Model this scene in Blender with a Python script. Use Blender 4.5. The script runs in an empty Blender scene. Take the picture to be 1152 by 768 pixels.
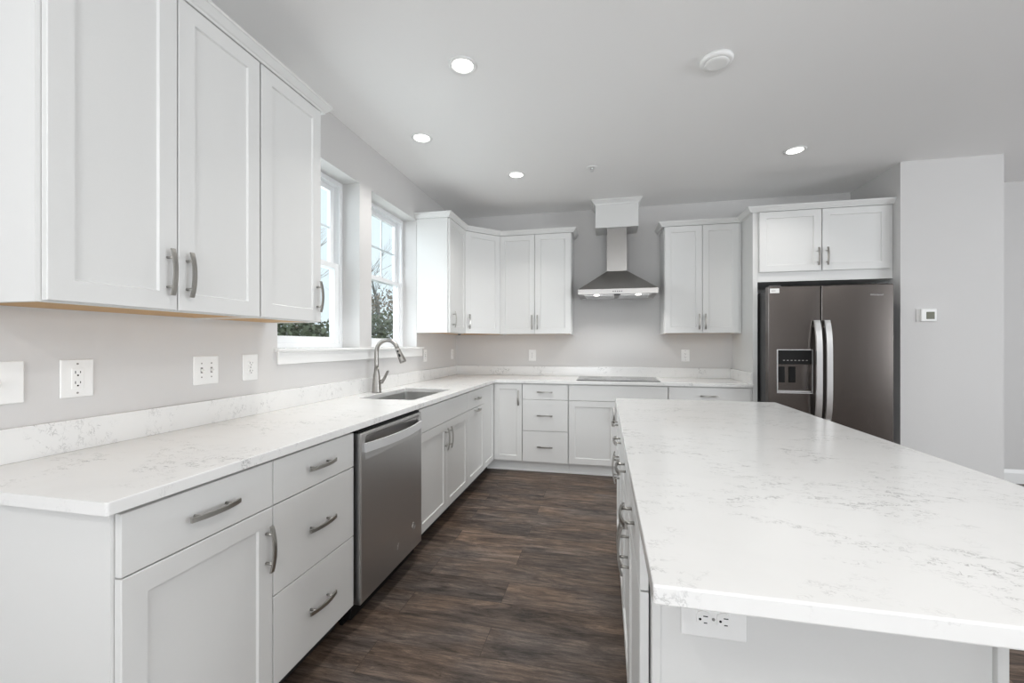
import bpy, bmesh, math, random
from mathutils import Vector, Matrix

# ------------------------------------------------------------------ camera, world, light, exposure
sc = bpy.context.scene
COL = sc.collection
PI = math.pi
cam = bpy.data.cameras.new('camera')
cam_o = bpy.data.objects.new('camera', cam)
COL.objects.link(cam_o)
cam.sensor_width = 36.0
cam.lens = 469.48 * 36.0 / 1152.0
cam.shift_x = -3.1 / 1152.0
cam.shift_y = 3.5 / 1152.0
cam.clip_start = 0.05
cam.clip_end = 200
cam_o.location = (1.7156, 0.0, 1.2617)
cam_o.rotation_euler = (PI / 2, 0, 0.2125)
sc.camera = cam_o

sc.view_settings.view_transform = 'Standard'
sc.view_settings.look = 'None'
sc.view_settings.gamma = 1.0
sc.view_settings.use_curve_mapping = False
sc.view_settings.exposure = 0.16
sc.cycles.use_denoising = True
sc.cycles.max_bounces = 14
sc.cycles.diffuse_bounces = 8
sc.cycles.transparent_max_bounces = 12
sc.cycles.sample_clamp_indirect = 6.0
sc.cycles.caustics_reflective = False
sc.cycles.caustics_refractive = False

world = bpy.data.worlds.new('overcast_sky')
sc.world = world
world.use_nodes = True
bg = world.node_tree.nodes['Background']
bg.inputs[0].default_value = (0.80, 0.89, 0.94, 1)
bg.inputs[1].default_value = 1.05

CAN_POWER = 4.5
HOOD_POWER = 6.5


def area(name, loc, rot, sx, sy, power, color):
    l = bpy.data.lights.new(name, 'AREA')
    l.shape = 'RECTANGLE'
    l.size = sx
    l.size_y = sy
    l.energy = power
    l.color = color
    o = bpy.data.objects.new(name, l)
    COL.objects.link(o)
    o.location = loc
    o.rotation_euler = rot
    return o


# daylight from behind the camera and through both windows, plus two added fills
area('daylight_patio', (1.9, -4.45, 1.15), (PI / 2, 0, 0), 2.9, 2.1, 7, (0.92, 0.96, 1.0))
area('added_ceiling_fill', (1.9, -4.1, 0.75), (PI / 2 + 1.35, 0, 0), 2.9, 1.4, 212, (0.92, 0.96, 1.0))  # added upward fill that brightens the ceiling, no real source
area('added_right_fill', (8.35, 0.2, 1.4), (PI / 2, 0, PI / 2), 3.4, 1.7, 155, (0.92, 0.96, 1.0))  # added fill from the right, its window is invented
area('daylight_window_sink', (-0.85, 2.30, 1.95), (0, -PI / 2 + 0.12, 0), 1.5, 1.1, 25, (0.93, 0.97, 1.0))
area('daylight_window_corner', (-0.85, 3.35, 1.95), (0, -PI / 2 + 0.12, 0), 1.5, 1.1, 17, (0.93, 0.97, 1.0))

D = 4.676      # back wall plane
H = 2.745      # ceiling height


# ------------------------------------------------------------------ materials
def new_mat(name):
    m = bpy.data.materials.new(name)
    m.use_nodes = True
    nt = m.node_tree
    return m, nt, nt.nodes['Principled BSDF']


def N(nt, kind, **kw):
    n = nt.nodes.new(kind)
    for k, v in kw.items():
        setattr(n, k, v)
    return n


def simple(name, col, rough=0.5, metal=0.0, bump=0.0, bscale=200.0, var=0.02, spec=0.5, stretch=None):
    m, nt, b = new_mat(name)
    tc = N(nt, 'ShaderNodeTexCoord')
    mp = N(nt, 'ShaderNodeMapping')
    if stretch:
        mp.inputs['Scale'].default_value = stretch
    nz = N(nt, 'ShaderNodeTexNoise')
    nz.inputs['Scale'].default_value = bscale
    nz.inputs['Detail'].default_value = 3
    nt.links.new(tc.outputs['Object'], mp.inputs['Vector'])
    nt.links.new(mp.outputs[0], nz.inputs['Vector'])
    mr = N(nt, 'ShaderNodeMix', data_type='RGBA')
    mr.inputs[6].default_value = tuple(max(0, c * (1 - var)) for c in col) + (1,)
    mr.inputs[7].default_value = tuple(min(1, c * (1 + var)) for c in col) + (1,)
    nt.links.new(nz.outputs[0], mr.inputs[0])
    nt.links.new(mr.outputs[2], b.inputs['Base Color'])
    b.inputs['Roughness'].default_value = rough
    b.inputs['Metallic'].default_value = metal
    b.inputs['Specular IOR Level'].default_value = spec
    if bump:
        bp = N(nt, 'ShaderNodeBump')
        bp.inputs['Strength'].default_value = bump
        bp.inputs['Distance'].default_value = 0.002
        nt.links.new(nz.outputs[0], bp.inputs['Height'])
        nt.links.new(bp.outputs[0], b.inputs['Normal'])
    return m


M = {}
M['white'] = simple('cabinet_white_paint', (0.70, 0.70, 0.69), 0.38, var=0.01)
M['trimwhite'] = simple('trim_white_paint', (0.82, 0.82, 0.81), 0.40, var=0.01)
M['wall'] = simple('wall_paint', (0.625, 0.615, 0.608), 0.75, bump=0.05, bscale=350, var=0.015)
M['ceil'] = simple('ceiling_paint', (0.875, 0.87, 0.865), 0.85, bump=0.05, bscale=300, var=0.01)
M['wood'] = simple('raw_maple', (0.56, 0.35, 0.16), 0.6, bscale=14, var=0.18, stretch=(2, 14, 14))
M['kick'] = simple('charcoal_toe_kick', (0.028, 0.028, 0.028), 0.55, var=0.1)
M['nickel'] = simple('brushed_nickel', (0.44, 0.425, 0.40), 0.30, 1.0, var=0.05)
M['faucet'] = simple('faucet_nickel', (0.34, 0.325, 0.305), 0.34, 1.0, var=0.04)
M['satin'] = simple('satin_steel', (0.74, 0.74, 0.75), 0.42, 0.55, var=0.02)
M['steel'] = simple('stainless_steel', (0.46, 0.45, 0.44), 0.30, 1.0, bscale=60, var=0.05, stretch=(40, 1, 1))
M['slate'] = simple('fridge_slate_steel', (0.15, 0.134, 0.125), 0.24, 1.0, bscale=60, var=0.05, stretch=(40, 1, 1))
M['dwsteel'] = simple('dishwasher_slate_steel', (0.52, 0.515, 0.51), 0.34, 1.0, bscale=60, var=0.05, stretch=(40, 1, 1))
M['bright'] = simple('bright_steel', (0.78, 0.78, 0.78), 0.32, 1.0, var=0.03)
M['hood'] = simple('hood_steel', (0.40, 0.387, 0.374), 0.28, 1.0, bscale=60, var=0.05, stretch=(1, 1, 40))
M['sinksteel'] = simple('sink_steel', (0.62, 0.62, 0.61), 0.36, 1.0, var=0.04)
M['black'] = simple('black_plastic', (0.008, 0.008, 0.008), 0.5, var=0.1, spec=0.2)
M['darkgrey'] = simple('dark_grey_plastic', (0.07, 0.07, 0.07), 0.5, var=0.1)
M['midgrey'] = simple('mid_grey_plastic', (0.25, 0.24, 0.23), 0.45, var=0.05)
M['plastic'] = simple('white_plastic', (0.84, 0.84, 0.83), 0.32, var=0.01)
M['lcd'] = simple('thermostat_lcd', (0.115, 0.115, 0.075), 0.25, var=0.1)
M['glasstop'] = simple('cooktop_black_glass', (0.015, 0.015, 0.017), 0.08, var=0.1, spec=0.8)
M['vinyl'] = simple('window_vinyl', (0.83, 0.84, 0.85), 0.35, var=0.01)
M['paper'] = simple('paper_label', (0.80, 0.80, 0.78), 0.7, var=0.02)
M['ink'] = simple('printed_ink', (0.30, 0.29, 0.28), 0.6, var=0.02)
M['bark'] = simple('bark', (0.26, 0.25, 0.24), 0.9, bscale=30, var=0.3)
M['palebark'] = simple('pale_bark', (0.42, 0.41, 0.40), 0.9, bscale=30, var=0.3)
M['leaf'] = simple('evergreen_leaf', (0.17, 0.19, 0.12), 0.7, bscale=3, var=0.5)
M['drygrowth'] = simple('dry_brown_leaf', (0.34, 0.28, 0.22), 0.8, bscale=3, var=0.4)
M['lawn'] = simple('lawn', (0.11, 0.13, 0.06), 0.9, bscale=6, var=0.4)


def mat_emit(name, col, s):
    m, nt, b = new_mat(name)
    b.inputs['Base Color'].default_value = (0.9, 0.9, 0.9, 1)
    b.inputs['Emission Color'].default_value = col + (1,)
    b.inputs['Emission Strength'].default_value = s
    return m


M['lens'] = mat_emit('lamp_lens', (1.0, 0.97, 0.92), 4.0)


def mat_glass():
    m, nt, b = new_mat('window_glass')
    tr = N(nt, 'ShaderNodeBsdfTransparent')
    tr.inputs[0].default_value = (0.96, 0.985, 0.99, 1)
    gl = N(nt, 'ShaderNodeBsdfGlossy')
    gl.inputs['Roughness'].default_value = 0.02
    fr = N(nt, 'ShaderNodeFresnel')
    fr.inputs[0].default_value = 1.35
    mx = N(nt, 'ShaderNodeMixShader')
    ge = N(nt, 'ShaderNodeNewGeometry')
    fb = N(nt, 'ShaderNodeMath', operation='SUBTRACT')
    fb.inputs[0].default_value = 1.0
    nt.links.new(ge.outputs['Backfacing'], fb.inputs[1])
    fm = N(nt, 'ShaderNodeMath', operation='MULTIPLY')
    nt.links.new(fr.outputs[0], fm.inputs[0])
    nt.links.new(fb.outputs[0], fm.inputs[1])
    nt.links.new(fm.outputs[0], mx.inputs[0])
    nt.links.new(tr.outputs[0], mx.inputs[1])
    nt.links.new(gl.outputs[0], mx.inputs[2])
    nt.links.new(mx.outputs[0], nt.nodes['Material Output'].inputs[0])
    return m


M['glass'] = mat_glass()


def ramp(nt, pts):
    r = N(nt, 'ShaderNodeValToRGB')
    e = r.color_ramp.elements
    e[0].position, e[0].color = pts[0][0], (pts[0][1],) * 3 + (1,)
    e[1].position, e[1].color = pts[-1][0], (pts[-1][1],) * 3 + (1,)
    for p, v in pts[1:-1]:
        x = e.new(p)
        x.color = (v,) * 3 + (1,)
    return r


def math_n(nt, op, a, b=None):
    n = N(nt, 'ShaderNodeMath', operation=op)
    for i, v in enumerate((a, b)):
        if v is None:
            continue
        if isinstance(v, (int, float)):
            n.inputs[i].default_value = v
        else:
            nt.links.new(v, n.inputs[i])
    return n.outputs[0]


def mat_quartz():
    m, nt, b = new_mat('speckled_quartz')
    tc = N(nt, 'ShaderNodeTexCoord')
    mp = N(nt, 'ShaderNodeMapping')
    mp.inputs['Rotation'].default_value = (0, 0, 0.5)
    mp.inputs['Scale'].default_value = (1.0, 1.5, 1.0)
    nt.links.new(tc.outputs['Object'], mp.inputs['Vector'])

    def noise(scale, detail, rough=0.5, dist=0.0, off=0.0):
        mo = N(nt, 'ShaderNodeMapping')
        mo.inputs['Location'].default_value = (off, off * 1.7, off * 0.3)
        nt.links.new(mp.outputs[0], mo.inputs['Vector'])
        n = N(nt, 'ShaderNodeTexNoise')
        n.inputs['Scale'].default_value = scale
        n.inputs['Detail'].default_value = detail
        n.inputs['Roughness'].default_value = rough
        n.inputs['Distortion'].default_value = dist
        nt.links.new(mo.outputs[0], n.inputs['Vector'])
        return n.outputs[0]
    # thin curly flecks: zero crossings of a fine noise, kept only inside patchy clouds
    f1 = noise(52, 3, 0.6, 0.7)
    a = math_n(nt, 'ABSOLUTE', math_n(nt, 'SUBTRACT', f1, 0.5))
    r1 = ramp(nt, [(0.0, 1.0), (0.045, 0.0)])
    nt.links.new(a, r1.inputs[0])
    g1 = ramp(nt, [(0.46, 0.0), (0.57, 1.0)])
    nt.links.new(noise(26, 2, 0.5, 0.0, 3.1), g1.inputs[0])
    c1 = ramp(nt, [(0.485, 0.0), (0.64, 1.0)])
    nt.links.new(noise(3.6, 3, 0.65, 0.8, 7.3), c1.inputs[0])
    fleck = math_n(nt, 'MULTIPLY', math_n(nt, 'MULTIPLY', r1.outputs[0], g1.outputs[0]), c1.outputs[0])
    c2 = ramp(nt, [(0.45, 0.0), (0.8, 1.0)])
    nt.links.new(noise(4.5, 4, 0.6, 0.5, 11.0), c2.inputs[0])
    cloud = math_n(nt, 'MULTIPLY', c2.outputs[0], 0.22)
    mx = N(nt, 'ShaderNodeMix', data_type='RGBA')
    mx.inputs[6].default_value = (0.775, 0.772, 0.762, 1)
    mx.inputs[7].default_value = (0.66, 0.66, 0.65, 1)
    nt.links.new(cloud, mx.inputs[0])
    mx2 = N(nt, 'ShaderNodeMix', data_type='RGBA')
    mx2.inputs[7].default_value = (0.20, 0.20, 0.20, 1)
    nt.links.new(mx.outputs[2], mx2.inputs[6])
    nt.links.new(math_n(nt, 'MULTIPLY', fleck, 0.72), mx2.inputs[0])
    nt.links.new(mx2.outputs[2], b.inputs['Base Color'])
    b.inputs['Roughness'].default_value = 0.16
    return m


M['quartz'] = mat_quartz()


def mat_floor():
    m, nt, b = new_mat('vinyl_plank_floor')
    tc = N(nt, 'ShaderNodeTexCoord')
    br = N(nt, 'ShaderNodeTexBrick')
    br.offset = 0.37
    br.offset_frequency = 2
    br.inputs['Color1'].default_value = (0, 0, 0, 1)
    br.inputs['Color2'].default_value = (1, 1, 1, 1)
    br.inputs['Mortar'].default_value = (0.5, 0.5, 0.5, 1)
    br.inputs['Scale'].default_value = 1.0
    br.inputs['Mortar Size'].default_value = 0.0012
    br.inputs['Mortar Smooth'].default_value = 0.1
    br.inputs['Brick Width'].default_value = 1.22
    br.inputs['Row Height'].default_value = 0.18
    nt.links.new(tc.outputs['Object'], br.inputs['Vector'])
    # shift the grain for every plank
    sh = N(nt, 'ShaderNodeVectorMath', operation='MULTIPLY')
    sh.inputs[1].default_value = (7.3, 3.9, 5.1)
    nt.links.new(br.outputs['Color'], sh.inputs[0])
    ad = N(nt, 'ShaderNodeVectorMath', operation='ADD')
    nt.links.new(tc.outputs['Object'], ad.inputs[0])
    nt.links.new(sh.outputs[0], ad.inputs[1])

    def grain(scale, stretch, detail, rough, dist):
        mp = N(nt, 'ShaderNodeMapping')
        mp.inputs['Scale'].default_value = stretch
        nt.links.new(ad.outputs[0], mp.inputs['Vector'])
        n = N(nt, 'ShaderNodeTexNoise')
        n.inputs['Scale'].default_value = scale
        n.inputs['Detail'].default_value = detail
        n.inputs['Roughness'].default_value = rough
        n.inputs['Distortion'].default_value = dist
        nt.links.new(mp.outputs[0], n.inputs['Vector'])
        return n.outputs[0]
    g = grain(3.0, (1.0, 6, 1), 8, 0.72, 0.9)
    fine = grain(7.0, (1.0, 9, 1), 10, 0.85, 0.8)
    blot = grain(2.2, (1.0, 2.2, 1), 3, 0.5, 0.4)
    cr = N(nt, 'ShaderNodeValToRGB')
    e = cr.color_ramp.elements
    e[0].position, e[0].color = 0.36, (0.018, 0.013, 0.011, 1)
    e[1].position, e[1].color = 0.70, (0.270, 0.210, 0.172, 1)
    x = e.new(0.455)
    x.color = (0.064, 0.049, 0.041, 1)
    x = e.new(0.55)
    x.color = (0.122, 0.094, 0.078, 1)
    mixv = math_n(nt, 'ADD', math_n(nt, 'MULTIPLY', g, 0.5), math_n(nt, 'MULTIPLY', fine, 0.5))
    crack = ramp(nt, [(0.60, 0.0), (0.70, 1.0)])
    nt.links.new(grain(4.0, (1.0, 7, 1), 7, 0.8, 1.6), crack.inputs[0])
    pl = math_n(nt, 'MULTIPLY', math_n(nt, 'SUBTRACT', br.outputs['Color'], 0.5), 0.075)
    mixc = math_n(nt, 'ADD', math_n(nt, 'MULTIPLY', math_n(nt, 'SUBTRACT', mixv, 0.5), 1.35), 0.515)
    mixc = math_n(nt, 'SUBTRACT', mixc, math_n(nt, 'MULTIPLY', crack.outputs[0], 0.16))
    nt.links.new(math_n(nt, 'ADD', mixc, pl), cr.inputs[0])
    tint = N(nt, 'ShaderNodeMix', data_type='RGBA', blend_type='MULTIPLY')
    tint.inputs[0].default_value = 1.0
    tr = N(nt, 'ShaderNodeValToRGB')
    e = tr.color_ramp.elements
    e[0].position, e[0].color = 0.35, (0.84, 0.88, 0.93, 1)
    e[1].position, e[1].color = 0.65, (1.12, 1.0, 0.88, 1)
    nt.links.new(blot, tr.inputs[0])
    nt.links.new(cr.outputs[0], tint.inputs[6])
    nt.links.new(tr.outputs[0], tint.inputs[7])
    seam = N(nt, 'ShaderNodeMix', data_type='RGBA')
    seam.inputs[7].default_value = (0.02, 0.016, 0.013, 1)
    nt.links.new(tint.outputs[2], seam.inputs[6])
    nt.links.new(math_n(nt, 'MULTIPLY', br.outputs['Fac'], 0.8), seam.inputs[0])
    nt.links.new(seam.outputs[2], b.inputs['Base Color'])
    b.inputs['Roughness'].default_value = 0.48
    b.inputs['Specular IOR Level'].default_value = 0.3
    bp = N(nt, 'ShaderNodeBump')
    bp.inputs['Strength'].default_value = 0.12
    bp.inputs['Distance'].default_value = 0.002
    nt.links.new(fine, bp.inputs['Height'])
    nt.links.new(bp.outputs[0], b.inputs['Normal'])
    return m


M['floor'] = mat_floor()


# ------------------------------------------------------------------ mesh helpers
class MB:
    """collects shapes and links them as one mesh object"""

    def __init__(self):
        self.v, self.f, self.sm = [], [], []

    def add(self, verts, faces, smooth=False):
        o = len(self.v)
        self.v += [tuple(v) for v in verts]
        for f in faces:
            self.f.append(tuple(i + o for i in f))
            self.sm.append(smooth)
        return self

    def box(self, x0, x1, y0, y1, z0, z1, c=0.0):
        """box with chamfered edges"""
        if c <= 0:
            vs = [(x, y, z) for z in (z0, z1) for y in (y0, y1) for x in (x0, x1)]
            fs = [(0, 2, 3, 1), (4, 5, 7, 6), (0, 1, 5, 4), (2, 6, 7, 3), (0, 4, 6, 2), (1, 3, 7, 5)]
            return self.add(vs, fs)
        bm = bmesh.new()
        bmesh.ops.create_cube(bm, size=1)
        for v in bm.verts:
            v.co = Vector(((x0 + x1) / 2 + v.co.x * (x1 - x0), (y0 + y1) / 2 + v.co.y * (y1 - y0), (z0 + z1) / 2 + v.co.z * (z1 - z0)))
        bmesh.ops.bevel(bm, geom=bm.edges[:], offset=c, segments=2, profile=0.5, affect='EDGES')
        return self.bm(bm)

    def bm(self, bm, smooth=False, mat=None):
        bm.verts.index_update()
        vs = [(mat @ v.co) if mat else v.co.copy() for v in bm.verts]
        fs = [[v.index for v in f.verts] for f in bm.faces]
        bm.free()
        return self.add(vs, fs, smooth)

    def prism(self, poly, z0, z1):
        """poly: counter-clockwise plan outline"""
        n = len(poly)
        vs = [(x, y, z0) for x, y in poly] + [(x, y, z1) for x, y in poly]
        fs = [tuple(reversed(range(n))), tuple(range(n, 2 * n))]
        for i in range(n):
            j = (i + 1) % n
            fs.append((i, j, n + j, n + i))
        return self.add(vs, fs)

    def lathe(self, prof, n=24, origin=(0, 0, 0), axis='Z', smooth=True):
        """prof: list of (radius, height)"""
        vs, fs = [], []
        for r, h in prof:
            for k in range(n):
                a = 2 * PI * k / n
                p = (r * math.cos(a), r * math.sin(a), h)
                if axis == 'Y':
                    p = (p[0], p[2], -p[1])
                elif axis == 'X':
                    p = (p[2], p[0], p[1])
                vs.append((p[0] + origin[0], p[1] + origin[1], p[2] + origin[2]))
        for i in range(len(prof) - 1):
            for k in range(n):
                l = (k + 1) % n
                fs.append((i * n + k, i * n + l, (i + 1) * n + l, (i + 1) * n + k))
        o = len(self.v)
        self.add(vs, fs, smooth)
        self.f.append(tuple(o + k for k in reversed(range(n))))
        self.sm.append(False)
        self.f.append(tuple(o + (len(prof) - 1) * n + k for k in range(n)))
        self.sm.append(False)
        return self

    def tube(self, pts, rad, n=10, smooth=True):
        """round tube along pts; rad: number or one per point"""
        pts = [Vector(p) for p in pts]
        if not isinstance(rad, (list, tuple)):
            rad = [rad] * len(pts)
        up = Vector((0.0, 0.0, 1.0))
        t0 = (pts[1] - pts[0]).normalized()
        if abs(t0.dot(up)) > 0.9:
            up = Vector((0, 1, 0))
        nrm = t0.cross(up).normalized()
        vs, fs = [], []
        for i, p in enumerate(pts):
            t = (pts[min(i + 1, len(pts) - 1)] - pts[max(i - 1, 0)]).normalized()
            nrm = (nrm - t * nrm.dot(t)).normalized()
            bi = t.cross(nrm)
            for k in range(n):
                a = 2 * PI * k / n
                vs.append(p + (nrm * math.cos(a) + bi * math.sin(a)) * rad[i])
        for i in range(len(pts) - 1):
            for k in range(n):
                l = (k + 1) % n
                fs.append((i * n + k, i * n + l, (i + 1) * n + l, (i + 1) * n + k))
        o = len(self.v)
        self.add(vs, fs, smooth)
        self.f.append(tuple(o + k for k in reversed(range(n))))
        self.sm.append(False)
        self.f.append(tuple(o + (len(pts) - 1) * n + k for k in range(n)))
        self.sm.append(False)
        return self

    def strap(self, pts, wvec, tvec):
        """rectangular bar swept along pts; wvec/tvec: half width / half thickness vectors (per bar or per point)"""
        vs, fs = [], []
        for i, p in enumerate(pts):
            p = Vector(p)
            w = Vector(wvec[i]) if isinstance(wvec, list) else Vector(wvec)
            t = Vector(tvec[i]) if isinstance(tvec, list) else Vector(tvec)
            vs += [p - w - t, p + w - t, p + w + t, p - w + t]
        for i in range(len(pts) - 1):
            a, b = i * 4, i * 4 + 4
            for k in range(4):
                l = (k + 1) % 4
                fs.append((a + k, a + l, b + l, b + k))
        e = (len(pts) - 1) * 4
        fs += [(3, 2, 1, 0), (e, e + 1, e + 2, e + 3)]
        return self.add(vs, fs)

    def build(self, name, mat, parent=None, loc=(0, 0, 0), rot=(0, 0, 0)):
        me = bpy.data.meshes.new(name)
        me.from_pydata([tuple(v) for v in self.v], [], self.f)
        me.polygons.foreach_set('use_smooth', self.sm)
        bm = bmesh.new()
        bm.from_mesh(me)
        bmesh.ops.recalc_face_normals(bm, faces=bm.faces)
        bm.to_mesh(me)
        bm.free()
        me.materials.append(M[mat] if isinstance(mat, str) else mat)
        o = bpy.data.objects.new(name, me)
        COL.objects.link(o)
        o.location = loc
        o.rotation_euler = rot
        if parent:
            o.parent = parent
        return o


def tag(o, label=None, cat=None, group=None, kind=None):
    if label:
        o['label'] = label
    if cat:
        o['category'] = cat
    if group:
        o['group'] = group
    if kind:
        o['kind'] = kind
    return o


def thing(name, label, cat, loc=(0, 0, 0), rz=0.0, group=None):
    o = bpy.data.objects.new(name, None)
    o.empty_display_size = 0.1
    COL.objects.link(o)
    o.location = loc
    o.rotation_euler = (0, 0, rz)
    return tag(o, label, cat, group)


def struct(name, mb, mat, label=None):
    o = mb.build(name, mat)
    o['kind'] = 'structure'
    if label:
        o['label'] = label
    return o


def copy_tree(o, parent=None):
    c = o.copy()
    COL.objects.link(c)
    if parent:
        c.parent = parent
    for ch in list(o.children):
        copy_tree(ch, c)
    return c


def shaker_mb(x0, x1, z0, z1, t=0.019, rail=0.057, rec=0.007):
    """shaker door, back at y=0, front at y=-t"""
    c = 0.0018

    def rect(i, y):
        return [(x0 + i, y, z0 + i), (x1 - i, y, z0 + i), (x1 - i, y, z1 - i), (x0 + i, y, z1 - i)]
    rings = [rect(0, 0), rect(0, -t + c), rect(c, -t), rect(rail, -t), rect(rail + 0.004, -t + rec)]
    vs = [p for r in rings for p in r]
    fs = [(3, 2, 1, 0)]
    for i in range(len(rings) - 1):
        for k in range(4):
            l = (k + 1) % 4
            fs.append((i * 4 + k, i * 4 + l, i * 4 + 4 + l, i * 4 + 4 + k))
    e = (len(rings) - 1) * 4
    fs.append((e, e + 1, e + 2, e + 3))
    return MB().add(vs, fs)


def slab_mb(x0, x1, z0, z1, t=0.019):
    return MB().box(x0, x1, -t, 0, z0, z1, 0.0015)


# bow pull: lies along X, posts go into -Y from the mounting face at y=0
_pull = MB()
for s in (-1, 1):
    _pull.lathe([(0.0045, 0.0), (0.0045, 0.026)], 10, (s * 0.048, 0, 0), 'Y')
_vp = _pull.v
_pull.v = [(x, -y, z) for x, y, z in _vp]
_pts, _tv = [], []
for i in range(13):
    u = -1 + 2 * i / 12
    _pts.append((u * 0.076, -0.022 - 0.012 * (1 - u * u), 0))
_pull.strap(_pts, (0, 0, 0.0065), (0, 0.0032, 0))
_pull_o = _pull.build('pull_handle', 'nickel')
PULL_MESH = _pull_o.data
bpy.data.objects.remove(_pull_o)


def pull(parent, x, z, vertical, y=-0.019):
    o = bpy.data.objects.new('pull_handle', PULL_MESH)
    COL.objects.link(o)
    o.parent = parent
    o.location = (x, y, z)
    if vertical:
        o.rotation_euler = (0, PI / 2, 0)
    return tag(o, 'brushed nickel bow pull')


BUMP = 0.0025


def door(parent, x0, x1, z0, z1, hx=None, hz=None, vertical=True, off=BUMP):
    d = shaker_mb(x0, x1, z0, z1).build('door', 'white', parent, (0, -off, 0))
    if hx is not None:
        pull(d, hx, hz, vertical)
    return d


def drawer(parent, x0, x1, z0, z1, handle=True, off=BUMP):
    d = slab_mb(x0, x1, z0, z1).build('drawer', 'white', parent, (0, -off, 0))
    if handle:
        pull(d, (x0 + x1) / 2, (z0 + z1) / 2, False)
    return d


G = 0.002
Z0, Z1, Z2 = 0.112, 0.723, 0.872      # door bottom, split line, top of the fronts
CT = 0.884                            # carcass height (underside of worktop)


def base_cabinet(loc, rz, w, label, depth=0.60, kick='kick', kick_in=0.072, group=None, trim=False):
    """local x along the front, y into the cabinet, face frame at y=0"""
    r = thing('base_cabinet', label, 'cabinet', loc, rz, group)
    b = MB()
    t = 0.018
    b.box(0.0005, t, t, depth, 0.1, CT)
    b.box(w - t, w - 0.0005, t, depth, 0.1, CT)
    b.box(t, w - t, t, depth - t, 0.1, 0.1 + t)
    b.box(t, w - t, depth - t, depth, 0.1, CT)
    b.box(0.0005, w - 0.0005, 0, t, 0.1, CT)
    b.build('carcass', 'white', r)
    MB().box(0.001, w - 0.001, kick_in, kick_in + 0.015, 0, 0.0995).build('toe_kick', kick, r)
    if trim:
        MB().prism([(0.001, kick_in), (w - 0.001, kick_in), (w - 0.001, kick_in - 0.016), (0.001, kick_in - 0.016)][::-1], 0, 0.02).build('shoe_molding', 'trimwhite', r)
    return r


# ------------------------------------------------------------------ the room
RX, FY = 8.0, -4.2            # right wall, wall behind the camera
struct('floor', MB().box(-0.02, RX, FY, D, -0.06, 0.0), 'floor')
struct('ceiling', MB().box(-0.25, RX + 0.2, FY - 0.2, D + 0.2, H, H + 0.12), 'ceil')
W1, W2, WZ = (1.918, 2.685), (2.842, 3.609), (1.222, 2.418)
wl = MB()
for y0, y1, z0, z1 in [(FY, W1[0], -0.06, H), (W1[1], W2[0], WZ[0], WZ[1]), (W2[1], D, -0.06, H),
                       (W1[0], W2[1], -0.06, WZ[0]), (W1[0], W2[1], WZ[1], H)]:
    wl.box(-0.22, 0, y0, y1, z0, z1)
struct('wall_left', wl, 'wall')
struct('wall_back', MB().box(-0.22, RX + 0.2, D, D + 0.2, -0.06, H), 'wall')
wr = MB()
for y0, y1, z0, z1 in [(FY, -1.6, -0.06, H), (2.0, D, -0.06, H), (-1.6, 2.0, -0.06, 0.5), (-1.6, 2.0, 2.3, H)]:
    wr.box(RX, RX + 0.2, y0, y1, z0, z1)
struct('wall_right', wr, 'wall')
wf = MB()
for x0, x1, z0, z1 in [(-0.22, 0.4, -0.06, H), (3.4, RX + 0.2, -0.06, H), (0.4, 3.4, 2.3, H)]:
    wf.box(x0, x1, FY - 0.2, FY, z0, z1)
struct('wall_front', wf, 'wall')
struct('wall_pantry', MB().box(4.062, 4.749, 3.9726, D, 0, H), 'wall')
bb = MB()
prof = [(0, 0), (0.015, 0), (0.015, 0.095), (0.009, 0.115), (0.006, 0.125), (0, 0.125)]
n = len(prof)
bb.add([(x, D - d, z) for x in (4.749, RX) for d, z in prof],
       [tuple(range(n)), tuple(range(2 * n - 1, n - 1, -1))] + [(i, n + i, n + (i + 1) % n, (i + 1) % n) for i in range(n)])
struct('baseboard_back', bb, 'trimwhite')
bb = MB()
bb.add([(4.749 + d, y, z) for y in (3.9726, D - 0.016) for d, z in prof],
       [tuple(range(n)), tuple(range(2 * n - 1, n - 1, -1))] + [(i, n + i, n + (i + 1) % n, (i + 1) % n) for i in range(n)])
struct('baseboard_pantry', bb, 'trimwhite')
sl = MB()
for q in (W1, W2):
    sl.box(-0.134, 0.0004, q[0] + 0.0005, q[1] - 0.0005, 1.2225, 1.2398)
sl.box(0.0005, 0.030, 1.895, 3.72, 1.2225, 1.240, 0.003)
sl.box(0.0005, 0.016, 1.91, 3.705, 1.155, 1.2220, 0.003)
struct('trim_1', sl, 'trimwhite', 'white sill and apron running under both windows')


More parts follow.
